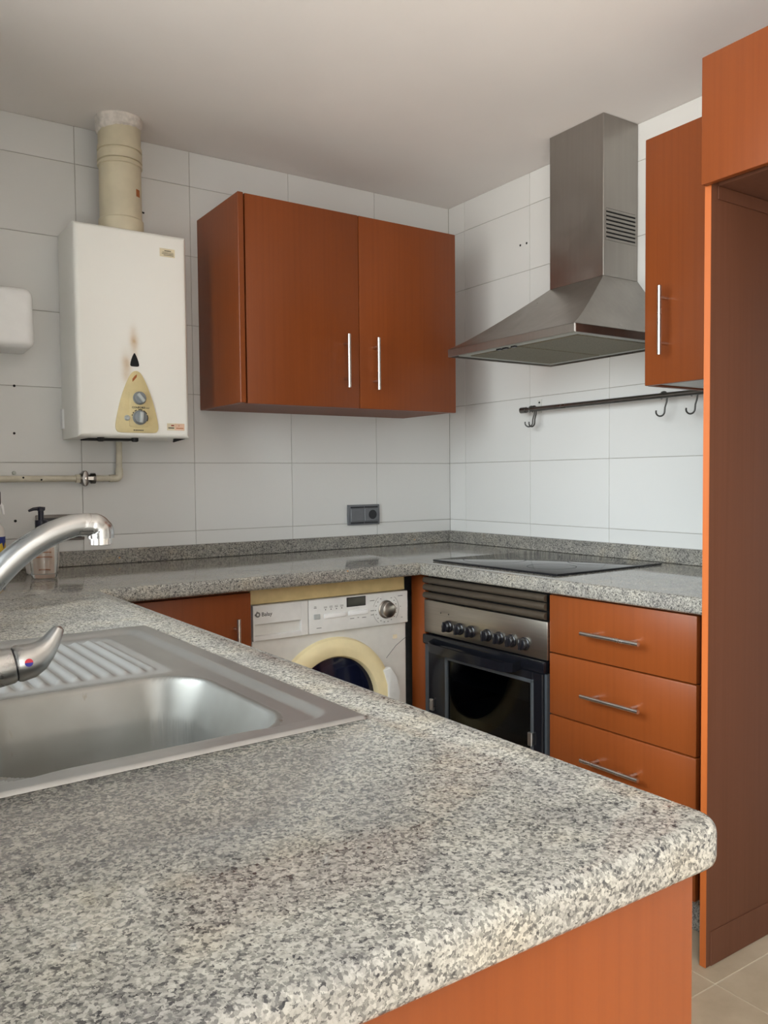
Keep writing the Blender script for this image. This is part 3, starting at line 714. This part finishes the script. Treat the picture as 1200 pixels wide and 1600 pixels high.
obj('filter_frame', uf, GREYPL, ho)
for a, b in ((.047, HW/2-.005), (HW/2+.005, HW-.047)): obj('grease_filter', bm_box(a, b, .063, HD-.053, .002, .008, .002, 1), FILTER, ho)
for x in (.22, .25, .29): obj('switch', bm_box(x-.010, x+.010, .036, .048, -.0015, .004, .001, 1), BLACK, ho)
ch = obj('chimney', bm_box(cx0, cx1, cy0, cy1, .240, CEIL-1.552-.001, .0015, 1), STEEL, ho)
obj('vent_backing', bm_box(cx1-.002, cx1+.0006, .342, .486, .366, .4625), BLACKMAT, ch, smooth=False)
for k in range(8): obj('vent_slat', bm_box(cx1, cx1+.0022, .340, .488, .3585+.0135*k, .3665+.0135*k, .0006, 1), STEEL, ch)

# ------------------------------------------------------------------ water heater, flue and gas pipe
HX, HZ, HDp = -1.653, 1.2725, .216
he = thing('water_heater', 'white wall-hung gas water heater with gold control panel and scorch marks', 'water heater', (HX, 0, HZ))
HWd, HH = .364, .672
bm = bm_box(0, HWd, -HDp, -.002, 0, HH)
ed = [e_ for e_ in bm.edges if all(v.co.y < -.2 for v in e_.verts)]
bmesh.ops.bevel(bm, geom=ed, offset=.016, segments=5, profile=.5, affect='EDGES'); flat_big(bm, .05)
case = obj('casing', bm, HEATER, he)
# gold control panel: rounded triangle
def spline(pts, n=8):
    out = []; N = len(pts)
    for i in range(N):
        p0, p1, p2, p3 = [Vector(pts[(i+k) % N]) for k in (-1, 0, 1, 2)]
        for k in range(n):
            t = k/n; out.append(tuple(0.5*((2*p1)+(p2-p0)*t+(2*p0-5*p1+4*p2-p3)*t*t+(3*p1-p0-3*p2+p3)*t**3)))
    return out
cxp = .185
pp = [(cxp-.010, .213), (cxp+.010, .213), (cxp+.027, .188), (cxp+.048, .135), (cxp+.063, .078), (cxp+.070, .038), (cxp+.066, .021), (cxp+.052, .016), (cxp, .0155), (cxp-.052, .016), (cxp-.066, .021), (cxp-.070, .038), (cxp-.063, .078), (cxp-.048, .135), (cxp-.027, .188)]
pan = obj('control_panel', bm_prism(spline(pp, 4), -HDp-.004, -HDp+.002, .0015), GOLD, he)
obj('panel_boss', bm_prism(spline([(cxp-.020, .150), (cxp+.026, .150), (cxp+.036, .130), (cxp+.036, .05), (cxp+.030, .035), (cxp-.020, .035), (cxp-.025, .05), (cxp-.025, .135)], 4), -HDp-.006, -HDp-.003, .001), GOLD, pan)
for nm, x, z, r, rot in (('ignition_knob', .193, .128, .019, -40), ('temperature_knob', .193, .065, .021, 4)):
    k = obj(nm, bm_lathe([(r*1.12, 0), (r*1.12, .005), (r, .007), (r*.95, .014), (r*.8, .016), (.001, .016)], 36, '-Y', (x, -HDp-.0055, z)), KNOBRING, pan)
    g = obj('knob_grip', bm_box(-r*.28, r*.28, -.014, 0, -r*.86, r*.86, .003, 2), GREYKNOB, k); g.location = (x, -HDp-.016, z); g.rotation_euler = (0, R(rot), 0)
for a0, a1 in ((-25, 20), (28, 62), (70, 100), (112, 130), (138, 150), (158, 168)):
    o = arc(.193, .065, .0245, a0, a1, -HDp-.0064, INK, pan, .003); o.name = 'scale_mark'
obj('piezo_button', bm_lathe([(.009, 0), (.009, .003), (.007, .004), (.006, .010), (.001, .0105)], 20, '-Y', (.152, -HDp-.004, .063)), GREYKNOB, pan)
text('panel_lettering', 'CONFORT', .0088, (.168, -HDp-.0062, .0945), INK, pan, bold=.0003)
text('panel_lettering', 'Sensor', .0088, (.2015, -HDp-.0062, .0945), INK, pan)
for k, (a, b) in enumerate(((.172, .178), (.1795, .186), (.187, .192), (.193, .199), (.2, .205))): obj('maker_mark', bm_box(a, b, -HDp-.0045, -HDp-.0035, .0225, .0255), INK, pan, smooth=False)
obj('chipped_paint', bm_prism([(.172, .190), (.180, .200), (.187, .205), (.186, .196), (.178, .186), (.172, .180)], -HDp-.0046, -HDp-.003), RUST, pan, smooth=False)
fw_ = [(.1795, .272), (.1835, .272), (.191, .256), (.1955, .239), (.194, .2315), (.1815, .2302), (.169, .2315), (.1675, .239), (.172, .256)]
obj('flame_window', bm_prism(spline(fw_, 3), -HDp-.001, -HDp+.004), BLACKMAT, he)
s1 = obj('instruction_sticker', bm_box(.272, .323, -HDp-.0006, -HDp+.001, .598, .625), PAPER, he, smooth=False)
for k, (a, b, h) in enumerate(((.288, .310, .0024), (.281, .318, .0012), (.279, .319, .0016), (.285, .319, .0016))): obj('printed_line', bm_box(a, b, -HDp-.0009, -HDp, .6165-.0045*k, .6165-.0045*k+h), INK, s1, smooth=False)
s2 = obj('service_sticker', bm_box(.285, .345, -HDp-.0006, -HDp+.001, .0265, .0495), PAPER, he, smooth=False)
obj('sticker_half', bm_box(.311, .3446, -HDp-.0009, -HDp, .027, .0485), PINK, s2, smooth=False)
obj('printed_word', bm_box(.299, .309, -HDp-.0011, -HDp, .0405, .0445), REDINK, s2, smooth=False)
obj('printed_word', bm_box(.289, .309, -HDp-.0011, -HDp, .0325, .0358), INK, s2, smooth=False)
obj('printed_word', bm_box(.316, .341, -HDp-.0011, -HDp, .0325, .0350), RUST, s2, smooth=False)
obj('printed_word', bm_box(.325, .327, -HDp-.0011, -HDp, .040, .0440), RUST, s2, smooth=False)
obj('mounting_lug', bm_box(-.006, .0, -.03, -.003, .035, .1), WHITE_PL, he)
obj('burner_tray', bm_box(.05, .21, -.14, -.03, -.004, .001), BLACKMAT, he, smooth=False)
for x in (.075, .185): obj('pipe_stub', bm_lathe([(.011, 0), (.011, -.012), (.007, -.014)], 16, 'Z', (x, -.19, .001)), BLACKMAT, he)
obj('case_clip', bm_prism([(.318, .001), (.360, .001), (.326, -.009), (.316, -.012)], -HDp+.02, -HDp+.035), BLACKMAT, he, smooth=False)

fl_ = thing('flue_pipe', 'tan enamelled flue pipe rising from the water heater to the ceiling', 'flue pipe', (-1.478, -.125, HZ+HH))
obj('pipe', bm_lathe([(.072, .0), (.072, .044), (.0675, .049), (.067, .218), (.0715, .220), (.0715, .228), (.0655, .2295), (.0655, .2345), (.0715, .2355), (.0712, .262), (.0655, .264), (.0655, .269), (.0712, .270), (.0712, .282), (.068, .288), (.068, CEIL-HZ-HH-.001)], 48), FLUEM, fl_)
import random as rnd
bm = bmesh.new(); n = 44; R0 = []; R1 = []; R2 = []
for k in range(n):
    a = 2*math.pi*k/n; r = .0725+.002*rnd.random(); zl = CEIL-HZ-HH-.040+.010*math.sin(a*1.0+2.2)-.006*rnd.random()
    for L, rr_, zz in ((R0, .0678, zl), (R1, r, zl+.006), (R2, r+.003, CEIL-HZ-HH-.0005)): L.append(bm.verts.new((rr_*math.cos(a), rr_*math.sin(a), zz)))
for A_, B_ in ((R0, R1), (R1, R2)):
    for k in range(n): bm.faces.new((A_[k], A_[(k+1) % n], B_[(k+1) % n], B_[k]))
obj('plaster_collar', bm, PLASTER_W, fl_)
for a, z, hh, wd in ((-52, .118, .024, .018), ):
    bm = bmesh.new(); q = []
    for dz_ in (0, hh):
        for k in range(4):
            aa = R(a-8+wd*900*k/3/ .9*1.0*.9); q.append(bm.verts.new((.0678*math.cos(aa), .0678*math.sin(aa), z+dz_)))
    for k in range(3): bm.faces.new((q[k], q[k+1], q[4+k+1], q[4+k]))
    obj('torn_label', bm, RUST, fl_, smooth=False)
obj('screw', bm_tube([(.067, -.01, .085), (.0745, -.011, .083)], .003, 8), BLACKMAT, fl_)

gp = thing('gas_pipe', 'beige painted gas pipe with a chrome valve running below the water heater', 'pipe', (-1.476, -.03, 1.141))
pth = [Vector((-.915, 0, 0)), Vector((-.012, 0, 0))] + [Vector((-.012+.012*math.sin(R(a)), 0, .012-.012*math.cos(R(a)))) for a in (22, 45, 68, 90)] + [Vector((.0, 0, .05)), Vector((.001, 0, .1245))]
obj('pipe', bm_tube(pth, .0105, 16), BEIGE_PIPE, gp)
obj('elbow', bm_tube([Vector((-.035, 0, 0)), Vector((-.012, 0, 0))]+[Vector((-.012+.012*math.sin(R(a)), 0, .012-.012*math.cos(R(a)))) for a in (22, 45, 68, 90)]+[Vector((0, 0, .034))], .0128, 16), BEIGE_PIPE, gp)
obj('coupling', bm_lathe([(.011, 0), (.0155, .001), (.0155, .014), (.011, .016)], 6, 'X', (-.146, 0, 0)), BEIGE_PIPE, gp)
vb_ = obj('valve_body', bm_lathe([(.011, 0), (.017, .001), (.017, .010), (.013, .012), (.013, .034), (.018, .036), (.018, .050), (.011, .052)], 24, 'X', (-.132, 0, 0)), DARKSTEEL, gp)
obj('valve_flange', bm_prism([(-.116+.011*math.cos(a)*1.0, .026*math.sin(a)) for a in [2*math.pi*k/24 for k in range(24)]], -.018, .018, .002), DARKSTEEL, gp)
obj('valve_tag', bm_box(-.111, -.089, -.0185, -.012, -.007, .008, .002, 1), HANDLE, gp)
obj('valve_screw', bm_lathe([(.001, .022), (.004, .0215), (.0045, .016)], 12, '-Y', (-.116, 0, 0)), HANDLE, gp)
for x in (-.31, -.255): obj('pipe_chip', bm_lathe([(.0005, .0115), (.003, .011), (.0034, .0085)], 8, '-Y', (x, 0, .004 if x < -.3 else -.003)), BLACKMAT, gp)
for x in (-.45,): obj('pipe_clip', bm_box(x-.006, x+.006, -.012, .0299, -.0125, .0125, .002, 1), BEIGE_PIPE, gp)
for x in (-.70,): obj('pipe_clip', bm_box(x-.006, x+.006, -.012, .0299, -.0125, .0125, .002, 1), BEIGE_PIPE, gp)

# white dispenser on the wall, left edge of the frame
dp = thing('wall_dispenser', 'white rounded plastic dispenser on the tiles at the left edge', 'dispenser', (-1.856, -.001, 1.548))
bm = bm_box(-.105, .100, -.15, 0, 0, .205)
for v in bm.verts:
    if v.co.z > .1 and v.co.y < -.05: v.co.z -= .02; v.co.y += .012
    if v.co.z > .1: v.co.x *= .95
    if v.co.z < .1 and v.co.y < -.05: v.co.x *= .96
ed = [e_ for e_ in bm.edges if not all(v.co.y > -.01 for v in e_.verts)]
bmesh.ops.bevel(bm, geom=ed, offset=.024, segments=6, profile=.5, affect='EDGES'); flat_big(bm, .2)
obj('housing', bm, WHITE_PL, dp)
obj('back_plate', bm_box(-.09, .085, -.012, 0, .010, .19, .003, 1), WHITE_PL, dp)

# ------------------------------------------------------------------ sockets
so = thing('wall_socket', 'anthracite double socket plate on the tiles right of the wall cabinet underside', 'socket', (-.466, -.0005, .981))
so['label'] = 'anthracite wide socket plate with one round outlet near the corner'
bm = bm_prism([(-.077, -.042), (.077, -.042), (.0785, 0), (.077, .042), (-.077, .042), (-.0785, 0)], -.014, 0, .004); obj('plate', bm, SOCKET, so)
obj('blank_module', bm_box(-.066, -.002, -.0165, -.012, -.027, .027, .002, 1), SOCKET, so)
m2 = obj('outlet_module', bm_box(.001, .066, -.0165, -.012, -.027, .027, .002, 1), SOCKET, so)
obj('outlet_well', bm_lathe([(.0195, .0172), (.0195, .0165), (.001, .0169)], 32, '-Y', (.040, 0, 0)), BLACK, m2)
for z in (-.033, .0315):
    for a, b in ((-.067, -.002), (.001, .067)): obj('dark_slot', bm_box(a, b, -.0148, -.012, z-.003, z+.003), BLACK, so, smooth=False)
s2_ = thing('wall_socket', 'taupe wide socket plate partly hidden behind the tap spout', 'socket', (-1.669, -.0005, .977))
obj('plate', bm_prism([(-.077, -.044), (.077, -.044), (.077, .044), (-.077, .044)], -.011, 0, .003), SOCKET2, s2_)
for a, b in ((-.062, -.003), (.001, .067)):
    obj('module', bm_box(a, b, -.0125, -.010, -.024, .024, .001, 1), SOCKET, s2_)
    for z in (-.031, .029): obj('dark_slot', bm_box(a, b, -.0122, -.010, z-.0045, z+.0045), BLACK, s2_, smooth=False)

# ------------------------------------------------------------------ utensil rail and hooks
rl = thing('utensil_rail', 'steel utensil rail fixed to the tiles below the cooker hood', 'rail', (-.05, -.516, 1.392))
obj('bar', bm_tube([(0, 0, 0), (0, -.86, 0)], .0092, 18), DARKSTEEL, rl)
obj('end_cap', bm_tube([(0, .002, 0), (0, -.026, 0)], .0118, 18), DARKSTEEL, rl)
for y in (-.052, -.835):
    br = obj('bracket', bm_add(bm_box(.0455, .0495, y-.010, y+.011, -.012, .040, .001, 1), bm_box(-.002, .0465, y-.007, y+.007, -.003, .003)), MELAMINE, rl)
    obj('bracket_screw', bm_lathe([(.001, -.003), (.0035, -.002), (.004, .001)], 12, 'X', (.0455, y, .029)), BLACKMAT, br)
def s_hook(y, rot, label):
    pts = [Vector((0, .0, -.004)), ]
    pts = []
    for a in range(-60, 181, 20): pts.append(Vector((0, .0108*math.cos(R(a)), .0108*math.sin(R(a)))))
    pts = [Vector((0, q.y, q.z)) for q in pts]
    pts += [Vector((0, -.009, -.018)), Vector((0, -.004, -.034))]
    for a in range(0, 201, 20): pts.append(Vector((0, .012-.013*math.cos(R(a))-.002+.0, -.046-.013*math.sin(R(a)))))
    o = obj('s_hook', bm_tube([q*1.12 for q in pts], .0027, 10), HOOKM, loc=(-.05, y, 1.392)); o.rotation_euler = (0, 0, R(rot))
    tag(o, label, 'hook', 'S hooks on the utensil rail'); return o
s_hook(-.572, 35, 'black S hook at the left end of the rail, left of the pair')
s_hook(-.585, 5, 'black S hook at the left end of the rail, right of the pair')
s_hook(-1.179, 15, 'black S hook under the corner of the single-door wall cabinet')
s_hook(-1.292, 10, 'black S hook on the rail beside the tall panel')

# ------------------------------------------------------------------ things on the worktop by the wall
gx, gy = -1.778, -.285
gl = thing('glass_tumbler', 'clear glass tumbler in front of the soap dispenser', 'glass', (gx, gy, CT+.0005))
obj('glass_wall', bm_lathe([(.001, .0), (.034, .0), (.036, .003), (.0435, .102), (.0425, .1035), (.0412, .102), (.0345, .014), (.001, .012)], 36, cap=False), GLASS, gl)
sd_ = thing('soap_dispenser', 'white pump soap bottle with a black pump behind the glass tumbler', 'bottle', (-1.762, -.175, CT+.0005))
bt = bm_lathe([(.040, 0), (.046, .004), (.050, .03), (.0515, .06), (.049, .09), (.040, .118), (.022, .136), (.016, .14)], 40)
for v in bt.verts: v.co.y *= .62
bo = obj('bottle', bt, SOAPW, sd_)
lb = bm_lathe([(.0502, .012), (.0515, .03), (.0528, .06), (.0508, .085)], 40, cap=False)
for v in lb.verts: v.co.y *= .66
bmesh.ops.delete(lb, geom=[f for f in lb.faces if f.calc_center_median().y > -.012 or abs(f.calc_center_median().x) > .036], context='FACES')
lo_ = obj('label_panel', lb, SOAPL, bo)
for z, a in ((.072, .022), (.060, .026), (.028, .018)): obj('printed_line', bm_box(-a, a, -.0372, -.034, z, z+.003), RUST, lo_, smooth=False)
obj('collar', bm_lathe([(.0175, .138), (.0185, .14), (.0185, .166), (.0165, .168)], 28), NAVY, bo)
pm = obj('pump', bm_lathe([(.0085, .166), (.0085, .196), (.011, .197), (.011, .205), (.009, .207)], 24), NAVY, bo)
obj('nozzle', bm_tube([(.012, 0, .2025), (-.004, 0, .204), (-.022, 0, .2025), (-.036, -.002, .197)], [.0055, .006, .0052, .0035], 14), NAVY, pm)

spb = thing('spray_bottle', 'blue and yellow labelled spray bottle cut off by the left edge', 'bottle', (-1.912, -.215, CT+.0005))
b2 = bm_lathe([(.034, 0), (.038, .004), (.039, .13), (.036, .15), (.018, .172), (.014, .18), (.014, .196)], 36)
bo2 = obj('bottle', b2, SOAPW, spb)
l2 = bm_lathe([(.0394, .03), (.0398, .125)], 36, cap=False); l2o = obj('label_sleeve', l2, LABELBLUE, bo2)
bm = bm_lathe([(.04, .062), (.0402, .1)], 36, cap=False)
for k, v in enumerate(bm.verts): v.co.z += .012*math.sin(k*2.1)
obj('label_print', bm, LABELYEL, l2o)
obj('spray_head', bm_add(bm_lathe([(.017, .192), (.018, .196), (.018, .215), (.012, .222)], 24), bm_box(-.028, .030, -.012, .012, .218, .262, .006, 2)), SPRAYGREY, bo2)
obj('trigger', bm_tube([(.022, 0, .232), (.034, 0, .215), (.038, 0, .19)], [.005, .0045, .003], 10), WHITE_PL, bo2)
